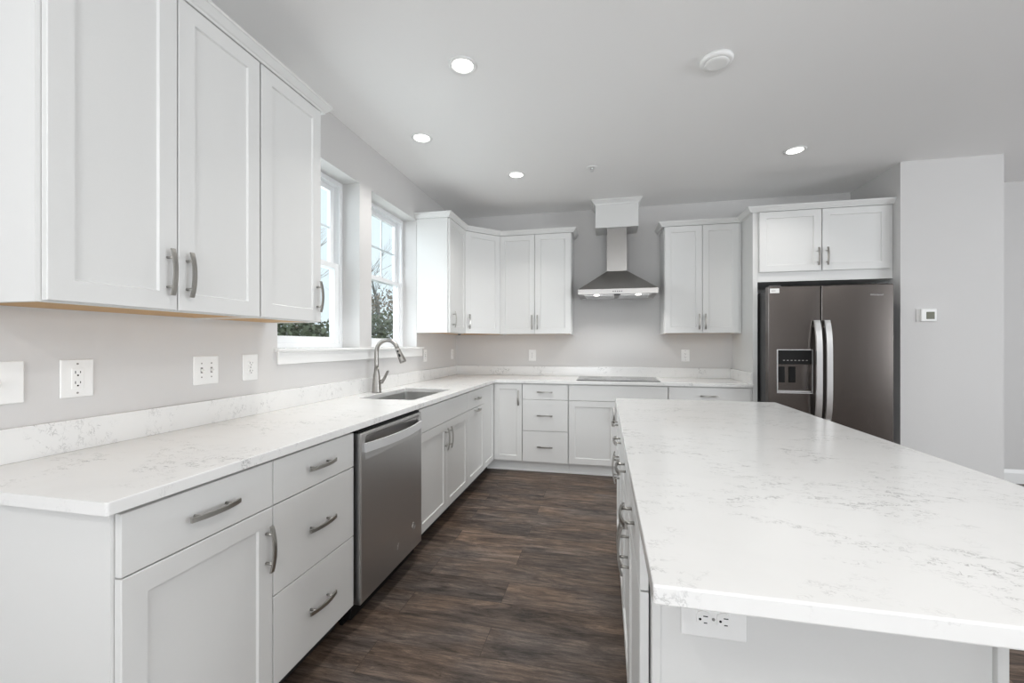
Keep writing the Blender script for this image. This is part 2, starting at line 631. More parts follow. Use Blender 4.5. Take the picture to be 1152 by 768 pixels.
def window(idx, y0, y1, label):
    """double-hung vinyl window; local x to +Y world, local y into the outside"""
    r = thing('window_%d' % idx, label, None, (-0.135, y0, 1.241), PI / 2)
    r['kind'] = 'structure'
    w, h = y1 - y0, WZ[1] - 1.241
    f = MB()
    fw, fd = 0.035, 0.085
    f.box(0, fw, 0, fd, 0, h, 0.002)
    f.box(w - fw, w, 0, fd, 0, h, 0.002)
    f.box(fw, w - fw, 0, fd, h - fw, h, 0.002)
    f.box(fw, w - fw, 0, fd, 0, 0.028, 0.002)
    f.build('window_frame', 'vinyl', r)
    m = 0.575 * 1.0

    def sash(ya, yb, z0, z1, bot, top, side=0.042):
        s = MB()
        s.box(fw, fw + side, ya, yb, z0, z1, 0.002)
        s.box(w - fw - side, w - fw, ya, yb, z0, z1, 0.002)
        s.box(fw + side, w - fw - side, ya, yb, z0, z0 + bot, 0.002)
        s.box(fw + side, w - fw - side, ya, yb, z1 - top, z1, 0.002)
        so = s.build('sash', 'vinyl', r)
        MB().box(fw + side - 0.004, w - fw - side + 0.004, (ya + yb) / 2 - 0.002, (ya + yb) / 2 + 0.002, z0 + bot - 0.004, z1 - top + 0.004).build('pane', 'glass', so)
        return so
    lo = sash(0.008, 0.036, 0.028, m + 0.018, 0.045, 0.036)
    up = sash(0.044, 0.072, m - 0.018, h - fw, 0.036, 0.036)
    g = MB()
    gx0, gx1 = fw + 0.042, w - fw - 0.042
    gz0, gz1 = m + 0.018, h - fw - 0.036
    for k in (1, 2):
        x = gx0 + (gx1 - gx0) * k / 3
        g.box(x - 0.008, x + 0.008, 0.061, 0.069, gz0, gz1)
    zc = (gz0 + gz1) / 2
    g.box(gx0, gx1, 0.0605, 0.0685, zc - 0.008, zc + 0.008)
    tag(g.build('muntin_grid', 'vinyl', up), 'white grid bars dividing the upper pane')
    k = MB().box(w / 2 - 0.03, w / 2 + 0.03, 0.012, 0.040, m + 0.0185, m + 0.030, 0.003)
    k.build('sash_lock', 'vinyl', lo)
    return r


window(1, W1[0], W1[1], 'double hung window nearer the camera, partly behind the wall cabinet')
window(2, W2[0], W2[1], 'double hung window behind the faucet')

# ------------------------------------------------------------------ left run of base cabinets (fronts at x = 0.629)
R90 = PI / 2
fx = 0.61


def left_base(y0, y1, label, **kw):
    return base_cabinet((fx, y0, 0), R90, y1 - y0, label, group='white base cabinets along the window wall', **kw), y1 - y0


A, w = left_base(0.737, 1.194, 'white base cabinet at the near end of the window-wall worktop, drawer above one door')
drawer(A, 0.008, w - G, Z1 + G, Z2)
door(A, 0.008, w - G, Z0, Z1 - G, w - 0.030, 0.594)

A, w = left_base(1.194, 1.653, 'white three drawer base cabinet just left of the dishwasher')
drawer(A, G, w - G, Z1 + G, Z2)
drawer(A, G, w - G, 0.418 + G, Z1 - G)
drawer(A, G, w - G, Z0, 0.418 - G)

A, w = left_base(2.303, 3.228, 'wide white sink base cabinet with two doors just right of the dishwasher')
drawer(A, G, w - G, Z1 + G, Z2, False)
door(A, G, w / 2 - G, Z0, Z1 - G, w / 2 - 0.034, 0.606)
door(A, w / 2 + G, w - G, Z0, Z1 - G, w / 2 + 0.034, 0.606)

A, w = left_base(3.228, 3.694, 'white base cabinet between sink base and inner corner, two level pulls close together')
drawer(A, G, w - G, Z1 + G, Z2)
door(A, G, w - G, Z0, Z1 - G, w / 2, 0.697, False)

# inner corner cabinet, L shaped in plan
r = thing('corner_base_cabinet', 'white corner base cabinet with folding L shaped door where both counters meet', 'cabinet', (fx, 3.694, 0), 0)
yb = D - 0.61 - 3.694          # face line of the back run, local
xr = 0.916 - fx
b = MB()
b.prism([(-0.60, 0.001), (0.0, 0.001), (0.0, yb), (xr - 0.001, yb), (xr - 0.001, yb + 0.60), (-0.60, yb + 0.60)], 0.1, CT)
b.build('carcass', 'white', r)
d = shaker_mb(G, yb - 0.022, Z0, Z2, rail=0.05).build('door', 'white', r, (0, 0, 0), (0, 0, R90))
d2 = shaker_mb(0.022, xr - G, Z0, Z2, rail=0.05).build('door', 'white', r, (0, yb, 0))
pull(d2, xr - 0.034, 0.737, True)
MB().box(-0.087, -0.072, 0.001, yb + 0.072, 0, 0.0995).build('toe_kick', 'kick', r)
MB().box(-0.072, xr - 0.001, yb + 0.057, yb + 0.072, 0, 0.0995).build('toe_kick', 'white', r)['label'] = 'white toe kick on the back-wall side'
MB().box(-0.071, xr - 0.001, yb + 0.042, yb + 0.057, 0, 0.02).build('shoe_molding', 'trimwhite', r)

# ------------------------------------------------------------------ back run (fronts at y = D - 0.629)
fy = D - 0.61


def back_base(x0, x1, label):
    return base_cabinet((x0, fy, 0), 0, x1 - x0, label, group='white base cabinets on the back wall', kick='white', kick_in=0.057, trim=True), x1 - x0


A, w = back_base(0.916, 1.372, 'white three drawer base cabinet on the back wall left of the cooktop')
drawer(A, 0.006, w - 0.006, Z1 + G, Z2)
drawer(A, 0.006, w - 0.006, 0.415 + G, Z1 - G)
drawer(A, 0.006, w - 0.006, Z0, 0.415 - G)
A, w = back_base(1.372, 2.286, 'wide white base cabinet under the cooktop with plain top panel')
drawer(A, 0.006, w - 0.006, Z1 + G, Z2, False)
door(A, 0.006, w / 2 - G, Z0, Z1 - G, w / 2 - 0.030, 0.60)
door(A, w / 2 + G, w - 0.006, Z0, Z1 - G, w / 2 + 0.030, 0.60)
A, w = back_base(2.286, 2.996, 'white base cabinet beside the refrigerator panel, mostly hidden behind the island')
drawer(A, 0.006, w - 0.022, Z1 + G, Z2)
door(A, 0.006, w / 2 - G, Z0, Z1 - G, w / 2 - 0.030, 0.60)
door(A, w / 2 + G, w - 0.022, Z0, Z1 - G, w / 2 + 0.030, 0.60)

# ------------------------------------------------------------------ worktop with sink cut-out
CZ0, CZ1 = 0.8845, 0.914
SX0, SX1, SY0, SY1 = 0.150, 0.540, 2.425, 3.095      # sink opening
cx1, cy1, cR = 0.648, D - 0.648, 2.994


def worktop_mesh():
    bm = bmesh.new()
    outer = [(0.0005, 0.706)]
    for k in range(5):                       # small rounded near corner
        a = -PI / 2 + PI / 2 * k / 4
        outer.append((cx1 - 0.006 + 0.006 * math.cos(a), 0.706 + 0.006 + 0.006 * math.sin(a)))
    for k in range(5):                       # rounded inside corner
        a = PI - PI / 2 * k / 4
        outer.append((cx1 + 0.02 + 0.02 * math.cos(a), cy1 - 0.02 + 0.02 * math.sin(a)))
    outer += [(cR, cy1), (cR, D - 0.0005), (0.0005, D - 0.0005)]
    hole = []
    rr = 0.02
    for cxx, cyy, a0 in [(SX0 + rr, SY0 + rr, PI), (SX1 - rr, SY0 + rr, 1.5 * PI), (SX1 - rr, SY1 - rr, 0), (SX0 + rr, SY1 - rr, PI / 2)]:
        for k in range(4):
            a = a0 + PI / 2 * k / 3
            hole.append((cxx + rr * math.cos(a), cyy + rr * math.sin(a)))
    edges = []
    for loop in (outer, hole):
        vs = [bm.verts.new((x, y, CZ1)) for x, y in loop]
        for i in range(len(vs)):
            edges.append(bm.edges.new((vs[i], vs[(i + 1) % len(vs)])))
    bmesh.ops.triangle_fill(bm, use_beauty=True, edges=edges)
    top = bm.faces[:]
    ret = bmesh.ops.extrude_face_region(bm, geom=top)
    for v in ret['geom']:
        if isinstance(v, bmesh.types.BMVert):
            v.co.z = CZ0
    bmesh.ops.recalc_face_normals(bm, faces=bm.faces)
    be = [e for e in bm.edges if len(e.link_faces) == 2 and abs(e.verts[0].co.z - CZ1) < 1e-5 and abs(e.verts[1].co.z - CZ1) < 1e-5
          and any(abs(f.normal.z) < 0.1 for f in e.link_faces) and e.verts[0].co.x > 0.01 and e.verts[0].co.y < D - 0.01]
    bmesh.ops.bevel(bm, geom=be, offset=0.003, segments=2, profile=0.5, affect='EDGES')
    return bm


wt = thing('worktop', 'white speckled quartz worktop running in an L along window and back walls', 'countertop', (0, 0, 0))
MB().bm(worktop_mesh()).build('slab', 'quartz', wt)
MB().box(0.0005, 0.020, 0.706, D - 0.021, CZ1 + 0.0003, 1.016, 0.0015).build('backsplash', 'quartz', wt)
MB().box(0.0005, cR, D - 0.020, D - 0.0005, CZ1 + 0.0003, 1.016, 0.0015).build('backsplash', 'quartz', wt)
MB().box(cR - 0.020, cR, D - 0.640, D - 0.021, CZ1 + 0.0003, 1.016, 0.0015).build('backsplash', 'quartz', wt)

# ------------------------------------------------------------------ sink and faucet
s = thing('kitchen_sink', 'rectangular stainless steel undermount sink set in the worktop under the windows', 'sink', (0.345, 2.76, 0.67))


def basin():
    b = MB()
    t = 0.0
    x0, x1, y0, y1 = SX0 - 0.345 - 0.006, SX1 - 0.345 + 0.006, SY0 - 2.76 - 0.006, SY1 - 2.76 + 0.006
    zb, zt = 0.002, 0.213

    def loop(x0, x1, y0, y1, z, r):
        out = []
        for cxx, cyy, a0 in [(x0 + r, y0 + r, PI), (x1 - r, y0 + r, 1.5 * PI), (x1 - r, y1 - r, 0), (x0 + r, y1 - r, PI / 2)]:
            for k in range(5):
                a = a0 + PI / 2 * k / 4
                out.append((cxx + r * math.cos(a), cyy + r * math.sin(a), z))
        return out
    e = 0.012
    rings = [loop(x0 - e, x1 + e, y0 - e, y1 + e, zt, 0.03), loop(x0, x1, y0, y1, zt, 0.02), loop(x0, x1, y0, y1, zb + 0.03, 0.02),
             loop(x0 + 0.008, x1 - 0.008, y0 + 0.008, y1 - 0.008, zb + 0.01, 0.02), loop(x0 + 0.03, x1 - 0.03, y0 + 0.03, y1 - 0.03, zb, 0.02)]
    vs = [p for r in rings for p in r]
    m = 20
    fs = []
    for i in range(len(rings) - 1):
        for k in range(m):
            l = (k + 1) % m
            fs.append((i * m + k, i * m + l, i * m + m + l, i * m + m + k))
    fs.append(tuple((len(rings) - 1) * m + k for k in range(m)))
    b.add(vs, fs)
    o = b.build('basin', 'sinksteel', s)
    return o


basin()
MB().lathe([(0.045, 0.0025), (0.045, 0.006), (0.036, 0.007), (0.030, 0.004), (0.004, 0.003)], 24).build('drain', 'bright', s)

fc = thing('kitchen_faucet', 'brushed nickel pull-down faucet with tall arched neck behind the sink', 'faucet', (0.090, 2.76, CZ1 + 0.0005))
fb = MB()
fb.lathe([(0.034, 0), (0.034, 0.004), (0.032, 0.012), (0.0295, 0.06), (0.0245, 0.115), (0.0185, 0.155), (0.0155, 0.18)], 24)
fb.build('body', 'faucet', fc)
pts = [(0, 0, 0.165), (0, 0, 0.20), (0, 0, 0.25), (0, 0, 0.29)]
for k in range(1, 13):
    a = PI - (PI * 0.90) * k / 12
    pts.append((0.084 + 0.084 * math.cos(a), 0, 0.296 + 0.084 * math.sin(a)))
MB().tube(pts, 0.0148, 14).build('spout', 'faucet', fc)
e0 = Vector(pts[-1])
dv = (Vector(pts[-1]) - Vector(pts[-2])).normalized()
hd = MB().tube([e0, e0 + dv * 0.02, e0 + dv * 0.05, e0 + dv * 0.10, e0 + dv * 0.112], [0.0148, 0.017, 0.020, 0.0245, 0.023], 16)
sp = hd.build('spray_head', 'faucet', fc)
nrm = Vector((dv.z, 0, -dv.x))
if nrm.x < 0:
    nrm = -nrm
bt = MB()
for q, ln in ((0.026, 0.006), (0.058, 0.013)):
    c = e0 + dv * q + nrm * 0.004 + Vector((0, -0.019, 0))
    bt.tube([c - dv * ln, c, c + dv * ln], [0.004, 0.0075, 0.004], 8)
tag(bt.build('spray_button', 'black', sp), 'black rubber spray button')
lv = MB()
lv.tube([(0.022, 0, 0.078), (0.042, 0, 0.078), (0.050, 0, 0.079)], [0.015, 0.0155, 0.013], 14)
lv.strap([(0.044, 0, 0.080), (0.060, 0, 0.100), (0.076, 0, 0.130), (0.092, 0, 0.158)], (0, 0.008, 0), [(0.010, 0, -0.005), (0.007, 0, -0.0035), (0.006, 0, -0.003), (0.005, 0, -0.0025)])
lv.build('lever', 'faucet', fc)

# ------------------------------------------------------------------ dishwasher
dw = thing('dishwasher', 'slate steel dishwasher with bowed bar handle under the worktop', 'dishwasher', (0.612, 1.6555, 0), R90)
w = 2.3005 - 1.6555
b = MB().box(0.012, w - 0.004, 0.004, 0.56, 0.03, 0.874, 0.004)
for px in (0.05, w - 0.05):
    for py in (0.08, 0.5):
        b.lathe([(0.018, 0), (0.018, 0.01), (0.008, 0.011), (0.008, 0.031)], 12, (px, py, 0))
b.build('tub_body', 'black', dw)
MB().box(0.010, w - 0.004, 0.045, 0.060, 0.004, 0.10).build('toe_kick', 'black', dw)
# door: gently rounded edges, with scooped pocket behind the handle
dm = MB()
pz = [0.102, 0.107, 0.74, 0.752, 0.80, 0.842, 0.850, 0.860, 0.864]
pd = [-0.040, -0.045, -0.045, -0.043, -0.028, -0.036, -0.043, -0.043, -0.038]
xs = [0.014, 0.018, 0.045, 0.06, w - 0.04, w - 0.025, w - 0.010, w - 0.006]
vs = []
for i, z in enumerate(pz):
    for j, x in enumerate(xs):
        y = pd[i]
        if j in (0, 7):
            y = -0.040
        elif j in (1, 2, 5, 6) and 3 <= i <= 6:
            y = -0.045
        vs.append((x, y, z))
nx = len(xs)
fs = [(i * nx + j, i * nx + j + 1, (i + 1) * nx + j + 1, (i + 1) * nx + j) for i in range(len(pz) - 1) for j in range(nx - 1)]
dm.add(vs, fs)
# sides, top, bottom and back so that the door is solid
bk = 0.0
o0 = len(dm.v)
dm.add([(xs[0], bk, pz[0]), (xs[-1], bk, pz[0]), (xs[-1], bk, pz[-1]), (xs[0], bk, pz[-1])], [(3, 2, 1, 0)])
last = (len(pz) - 1) * nx
dm.f.append(tuple([o0, o0 + 1] + [j for j in reversed(range(nx))])); dm.sm.append(False)
dm.f.append(tuple([o0 + 2, o0 + 3] + [last + j for j in range(nx)])); dm.sm.append(False)
dm.f.append(tuple([o0 + 3, o0] + [i * nx for i in range(len(pz))])); dm.sm.append(False)
dm.f.append(tuple([o0 + 1, o0 + 2] + [i * nx + nx - 1 for i in reversed(range(len(pz)))])); dm.sm.append(False)
dd = dm.build('door', 'dwsteel', dw)
MB().box(0.016, w - 0.008, -0.030, 0.004, 0.8645, 0.8745).build('control_strip', 'black', dw)
hp, tv = [], []
for i in range(17):
    u = -1 + 2 * i / 16
    hp.append((0.012 + w / 2 - 0.004 + u * (w / 2 - 0.030), -0.050 - 0.032 * (1 - u * u), 0.797))
hm = MB().strap(hp, (0, 0, 0.020), (0, 0.006, 0))
tag(hm.build('handle', 'satin', dd), 'bright bowed bar handle')
lg = MB()
ring = []
for k in range(25):
    a = 2 * PI * k / 24
    ring.append((0.535 + 0.020 * math.cos(a), -0.0455, 0.235 + 0.020 * math.sin(a)))
lg.tube(ring, 0.0012, 6)
for sgn in (-1, 1):                     # two looped strokes of the round monogram
    lg.tube([(0.535 + sgn * (0.004 + 0.006 * math.sin(t)), -0.0455, 0.235 + 0.010 * math.cos(t * 1.2)) for t in [0.4 * q for q in range(11)]], 0.001, 6)
tag(lg.build('badge', 'steel', dd), 'round monogram badge')
st = MB().strap([(0.345, -0.0456, 0.190), (0.352, -0.0456, 0.205), (0.358, -0.0456, 0.222)], (0.003, 0, -0.001), (0, 0.0004, 0))
st.strap([(0.350, -0.0456, 0.205), (0.344, -0.0456, 0.214)], (0.002, 0, 0.002), (0, 0.0004, 0))
tag(st.build('pale_mark', 'bright', dd), 'small slanted pale mark')  # pale slanted strokes laid on the door front

# ------------------------------------------------------------------ cooktop
ck = thing('cooktop', 'black glass electric cooktop set flush in the back worktop', 'cooktop', (1.835, D - 0.335, CZ1 + 0.0004))
MB().box(-0.388, 0.388, -0.262, 0.262, 0, 0.006, 0.002).build('glass_top', 'glasstop', ck)
bn = MB()
for bx, by, br in [(-0.22, -0.10, 0.105), (-0.22, 0.13, 0.075), (0.20, -0.10, 0.075), (0.20, 0.12, 0.105), (0.0, 0.14, 0.06)]:
    bn.tube([(bx + br * math.cos(2 * PI * k / 40), by + br * math.sin(2 * PI * k / 40), 0.0062) for k in range(41)], 0.0008, 4)
bn.build('burner_rings', 'midgrey', ck)

# ------------------------------------------------------------------ wall cabinets
UZ0, UZ1 = 1.372, 2.44
DT = 2.424
CPROF = [(0.0005, 2.428), (0.024, 2.428), (0.026, 2.436), (0.032, 2.440), (0.048, 2.462), (0.052, 2.464), (0.052, 2.474), (0.0005, 2.474)]


def crown_sweep(mb, path, prof=CPROF, ends=(None, None)):
    """moulding along plan path, projecting to the right of the walking direction, mitred at the corners"""
    P = [Vector((p[0], p[1])) for p in path]
    m = len(P)
    offs = []
    for i in range(m):
        ns = []
        if i > 0:
            d = (P[i] - P[i - 1]).normalized()
            ns.append(Vector((d.y, -d.x)))
        if i < m - 1:
            d = (P[i + 1] - P[i]).normalized()
            ns.append(Vector((d.y, -d.x)))
        if len(ns) == 2:
            q = ns[0] + ns[1]
            offs.append(q / (1 + ns[0].dot(ns[1])))
        else:
            offs.append(ns[0])
    if ends[0] is not None:
        offs[0] = Vector(ends[0])
    if ends[1] is not None:
        offs[-1] = Vector(ends[1])
    k = len(prof)
    vs = [(P[i].x + offs[i].x * d, P[i].y + offs[i].y * d, z) for i in range(m) for d, z in prof]
    fs = [tuple(reversed(range(k))), tuple((m - 1) * k + q for q in range(k))]
    for i in range(m - 1):
        for q in range(k):
            l = (q + 1) % k
            fs.append((i * k + q, i * k + l, i * k + k + l, i * k + k + q))
    mb.add(vs, fs)
    return mb


def wall_cabinet(name, loc, rz, w, label, z0=UZ0, z1=UZ1, depth=0.3045, group=None):
    """empty at the cabinet's lower front left corner; local z measured from the floor"""
    r = thing(name, label, 'cabinet', loc, rz, group)
    t = 0.016
    b = MB()
    b.box(0.0005, t, 0.018, depth, z0, z1)
    b.box(w - t, w - 0.0005, 0.018, depth, z0, z1)
    b.box(t, w - t, 0.018, depth, z1 - t, z1)
    b.box(t, w - t, depth - 0.008, depth, z0 + 0.004, z1 - t)
    b.box(0.0005, w - 0.0005, 0, 0.018, z0, z1)
    b.build('carcass', 'white', r)
    MB().box(t, w - t, 0.018, depth - 0.008, z0 + 0.003, z0 + 0.015).build('underside', 'wood', r)['label'] = 'bare tan wood underside'
    return r


ux = 0.305
UG = 'white wall cabinets along the window wall'
UA = wall_cabinet('wall_cabinet', (ux, 0.776, 0), R90, 1.462 - 0.776, 'white two door wall cabinet at the near end, its side facing the camera', group=UG)
w = 1.462 - 0.776
mid = 1.122 - 0.776
door(UA, 0.012, mid - G, UZ0 + 0.004, DT, mid - 0.034, 1.497)
door(UA, mid + G, w - 0.002, UZ0 + 0.004, DT, mid + 0.030, 1.497)
crown_sweep(MB(), [(0, 0.303), (0, 0), (w, 0)], ends=(None, None)).build('crown_molding', 'white', UA)
UB = wall_cabinet('wall_cabinet', (ux, 1.462, 0), R90, 1.842 - 1.462, 'white one door wall cabinet next to the nearer window', group=UG)
w = 1.842 - 1.462
door(UB, 0.006, w - 0.004, UZ0 + 0.004, DT, w - 0.034, 1.497)
crown_sweep(MB(), [(0, 0), (w, 0), (w, 0.303)]).build('crown_molding', 'white', UB)

y0 = 3.612
UC = wall_cabinet('wall_cabinet', (ux, y0, 0), R90, D - 0.61 - y0, 'white one door wall cabinet just past the farther window', group=UG)
w = D - 0.61 - y0
door(UC, 0.008, w - 0.004, UZ0 + 0.004, DT, 0.085, 1.497)
t225 = math.tan(PI / 8)
# the crown turns 45 degrees at each side of the diagonal corner cabinet
crown_sweep(MB(), [(0, 0.303), (0, 0), (w, 0)], ends=(None, (-t225, -1))).build('crown_molding', 'white', UC)

# diagonal corner wall cabinet, world coordinates
cy = D - 0.61
r = thing('corner_wall_cabinet', 'white wall cabinet set diagonally across the far corner', 'cabinet', (0, D, 0))
b = MB()
poly = [(0.0005, cy - D + 0.0005), (ux - 0.0005, cy - D + 0.0005), (0.61 - 0.0005, -ux), (0.61 - 0.0005, -0.0005), (0.0005, -0.0005)]
b.prism(poly, UZ0 + 0.012, UZ1)
b.build('carcass', 'white', r)
pin = [(0.012, cy - D + 0.012), (ux - 0.008, cy - D + 0.012), (0.598, -ux + 0.004), (0.598, -0.012), (0.012, -0.012)]
MB().prism(pin, UZ0 + 0.003, UZ0 + 0.0118).build('underside', 'wood', r)['label'] = 'bare tan wood underside'
L = math.hypot(0.61 - ux, D - ux - cy)
dd = shaker_mb(0.012, L - 0.012, UZ0 + 0.004, DT).build('door', 'white', r, (ux, cy - D, 0), (0, 0, PI / 4))
pull(dd, 0.048, 1.497, True)
# inside corners: the two neighbours' crowns meet this one at 22.5 degree mitres
v1 = Vector((math.cos(PI / 4), math.sin(PI / 4)))
n1 = Vector((v1.y, -v1.x))
s0 = n1 + v1 * t225
s1 = n1 - v1 * t225
crown_sweep(MB(), [(ux, cy - D), (0.61, -ux)], ends=(s0, s1)).build('crown_molding', 'white', r)
pk = MB().lathe([(0.016, 0), (0.016, -0.008), (0.010, -0.012), (0.002, -0.013)], 14, (0.20, cy - D + 0.16, UZ0 + 0.003))
tag(pk.build('dark_fitting', 'darkgrey', r), 'small dark fitting under the cabinet')  # small dark bump hanging below the cabinet

BG = 'white wall cabinets on the back wall'
by = D - 0.305
UD = wall_cabinet('wall_cabinet', (0.61, by, 0), 0, 1.376 - 0.61, 'white two door wall cabinet left of the range hood', group=BG)
w = 1.376 - 0.61
door(UD, 0.004, w / 2 - G, UZ0 + 0.004, DT, w / 2 - 0.030, 1.497)
door(UD, w / 2 + G, w - 0.006, UZ0 + 0.004, DT, w / 2 + 0.030, 1.497)
crown_sweep(MB(), [(0, 0), (w, 0), (w, 0.303)], ends=((t225, -1), None)).build('crown_molding', 'white', UD)
UE = wall_cabinet('wall_cabinet', (2.290, by, 0), 0, 2.9965 - 2.290, 'white two door wall cabinet right of the range hood', group=BG)
w = 2.9965 - 2.290
door(UE, 0.006, w / 2 - G, UZ0 + 0.004, DT, w / 2 - 0.030, 1.485)
door(UE, w / 2 + G, w - 0.026, UZ0 + 0.004, DT, w / 2 + 0.026, 1.485)
crown_sweep(MB(), [(0, 0.303), (0, 0), (w, 0)]).build('crown_molding', 'white', UE)

# ------------------------------------------------------------------ refrigerator surround
PF = D - 0.612
pn = MB().box(2.998, 3.037, PF, D - 0.0005, 0, 2.44, 0.001).build('tall_side_panel', 'white')
tag(pn, 'tall white panel standing against the left side of the refrigerator', 'panel')
pn2 = thing('refrigerator_wall_cabinet', 'wide white wall cabinet with two short doors above the refrigerator', 'cabinet', (3.038, PF + 0.001, 0))
w = 4.0605 - 3.038
b = MB()
fz0 = 1.814
b.box(0, w, 0, 0.018, fz0, 2.44)
b.box(0, 0.018, 0.018, 0.60, fz0, 2.44)
b.box(w - 0.018, w, 0.018, 0.60, fz0, 2.44)
b.box(0.018, w - 0.018, 0.018, 0.60, 2.422, 2.44)
b.box(0.018, w - 0.018, 0.018, 0.60, fz0 + 0.004, fz0 + 0.016)
b.box(0.018, w - 0.018, 0.592, 0.60, fz0 + 0.016, 2.422)
b.build('carcass', 'white', pn2)
c = 0.494
door(pn2, 0.008, c - G - 0.002, 1.897, DT, c - 0.032, 2.016)
door(pn2, c + G + 0.002, w - 0.030, 1.897, DT, c + 0.036, 2.016)
crown_sweep(MB(), [(-0.0405, 0.255), (-0.0405, -0.001), (w, -0.001)]).build('crown_molding', 'white', pn2)

# ------------------------------------------------------------------ refrigerator
FX0, FX1, FYF = 3.052, 3.948, 3.85
fr = thing('refrigerator', 'dark steel side-by-side refrigerator with dispenser in its left door', 'refrigerator', (FX0, FYF, 0))
w = FX1 - FX0
b = MB().box(0.006, w - 0.006, 0.075, 0.80, 0.03, 1.715, 0.004)
for px in (0.06, w - 0.06):
    for py in (0.12, 0.72):
        b.lathe([(0.02, 0), (0.02, 0.02), (0.01, 0.021), (0.01, 0.031)], 12, (px, py, 0))
b.build('body', 'darkgrey', fr)
MB().box(0.01, w - 0.01, 0.055, 0.074, 0.012, 0.075).build('kick_grille', 'darkgrey', fr)
for hx in (0.02, w - 0.10):
    MB().box(hx, hx + 0.08, 0.03, 0.13, 1.7455, 1.758, 0.003).build('hinge_cover', 'darkgrey', fr)
zt = 1.745


def fridge_door(x0, x1, hole=None):
    """door with gently convex front; optional rectangular dispenser opening (x0, x1, z0, z1)"""
    nseg = 14
    zs = [0.085, 0.092, zt - 0.007, zt]
    xs = sorted(set([x0 + (x1 - x0) * i / nseg for i in range(nseg + 1)] + [x0 + 0.003, x1 - 0.003] + ([hole[0], hole[1]] if hole else [])))
    if hole:
        zs = sorted(zs + [hole[2], hole[3]])

    def yf(x, z):
        u = (x - x0) / (x1 - x0) * 2 - 1
        y = 0.006 * u * u
        if abs(u) > 0.9999:
            y += 0.003
        if z in (zs[0], zs[-1]):
            y += 0.004
        return y
    mb = MB()
    nx = len(xs)
    vs = [(x, yf(x, z), z) for z in zs for x in xs]
    fs = []
    for i in range(len(zs) - 1):
        for j in range(nx - 1):
            if hole and xs[j] >= hole[0] - 1e-6 and xs[j + 1] <= hole[1] + 1e-6 and zs[i] >= hole[2] - 1e-6 and zs[i + 1] <= hole[3] + 1e-6:
                continue
            fs.append((i * nx + j, i * nx + j + 1, (i + 1) * nx + j + 1, (i + 1) * nx + j))
    mb.add(vs, fs, False)
    o = len(mb.v)
    yb = 0.072
    mb.add([(x0, yb, zs[0]), (x1, yb, zs[0]), (x1, yb, zs[-1]), (x0, yb, zs[-1])], [(3, 2, 1, 0)])
    last = (len(zs) - 1) * nx
    for poly in ([o, o + 1] + [j for j in reversed(range(nx))], [o + 2, o + 3] + [last + j for j in range(nx)],
                 [o + 3, o] + [i * nx for i in range(len(zs))], [o + 1, o + 2] + [i * nx + nx - 1 for i in reversed(range(len(zs)))]):
        mb.f.append(tuple(poly))
        mb.sm.append(False)
    if hole:            # the recess walls and back
        hx0, hx1, hz0, hz1 = hole
        yb2 = 0.062
        mb.add([(hx0, yf(hx0, 1), hz0), (hx1, yf(hx1, 1), hz0), (hx1, yf(hx1, 1), hz1), (hx0, yf(hx0, 1), hz1),
                (hx0, yb2, hz0), (hx1, yb2, hz0), (hx1, yb2, hz1), (hx0, yb2, hz1)],
               [(0, 1, 5, 4), (1, 2, 6, 5), (2, 3, 7, 6), (3, 0, 4, 7), (4, 5, 6, 7)])
    return mb


split = 3.441 - FX0
DH = (3.120 - FX0, 3.372 - FX0, 0.866, 1.216)
dl = fridge_door(0.0, split - 0.004, DH).build('door', 'slate', fr)
dr = fridge_door(split + 0.004, w, None).build('door', 'slate', fr)


def fridge_handle(x, parent):
    hp = []
    tv = []
    for i in range(21):
        u = -1 + 2 * i / 20
        hp.append((x, -0.014 - 0.042 * (1 - u ** 4), 1.035 + 0.425 * u))
    hm = MB().strap(hp, (0.021, 0, 0), (0, 0.009, 0))
    for z in (1.42, 0.65):
        hm.box(x - 0.012, x + 0.012, -0.04, 0.004, z - 0.018, z + 0.018)
    return tag(hm.build('handle', 'bright', parent), 'long pale steel bar handle')


fridge_handle(split - 0.040, dl)
fridge_handle(split + 0.032, dr)
# dispenser: trim frame, black control panel, recess liner, paddles, tray
a0, a1, b0, b1 = DH
dp = MB()
for q in [(a0 - 0.006, a0, b0 - 0.006, b1 + 0.006), (a1, a1 + 0.006, b0 - 0.006, b1 + 0.006), (a0, a1, b1, b1 + 0.006), (a0, a1, b0 - 0.006, b0)]:
    dp.box(q[0], q[1], -0.006, 0.010, q[2], q[3])
dpo = dp.build('dispenser_frame', 'bright', dl)
MB().box(a0 + 0.001, a1 - 0.001, 0.0005, 0.058, 1.100, b1 - 0.001, 0.003).build('control_panel', 'black', dpo)
ic = MB()
for k in range(7):
    xx = a0 + 0.040 + k * 0.028
    ic.box(xx, xx + 0.014, -0.0006, 0.0006, 1.128, 1.135)
ic.build('panel_icons', 'midgrey', dpo)
MB().box(a0 + 0.002, a1 - 0.002, 0.050, 0.0605, b0 + 0.02, 1.0995).build('recess_liner', 'slate', dpo)
for px in (0.045, 0.125):
    pp = MB().box(a0 + px - 0.024, a0 + px + 0.024, 0.040, 0.0495, 0.945, 1.078, 0.003)
    pp.build('paddle', 'black', dpo)
MB().box(a0 + 0.004, a1 - 0.004, 0.006, 0.060, b0 + 0.002, b0 + 0.014, 0.002).build('drip_tray', 'bright', dpo)
lb = MB().box(0.010, 0.080, -0.0012, 0.012, 1.690, 1.728)
lbo = lb.build('energy_label', 'paper', dl)
MB().box(0.020, 0.052, -0.0016, -0.0011, 1.706, 1.711).build('label_print', 'ink', lbo)
tx = bpy.data.curves.new('logo_text', 'FONT')
tx.body = 'Whirlpool'
tx.size = 0.022
tx.extrude = 0.0006
tx.align_x = 'CENTER'
txo = bpy.data.objects.new('badge_lettering', tx)
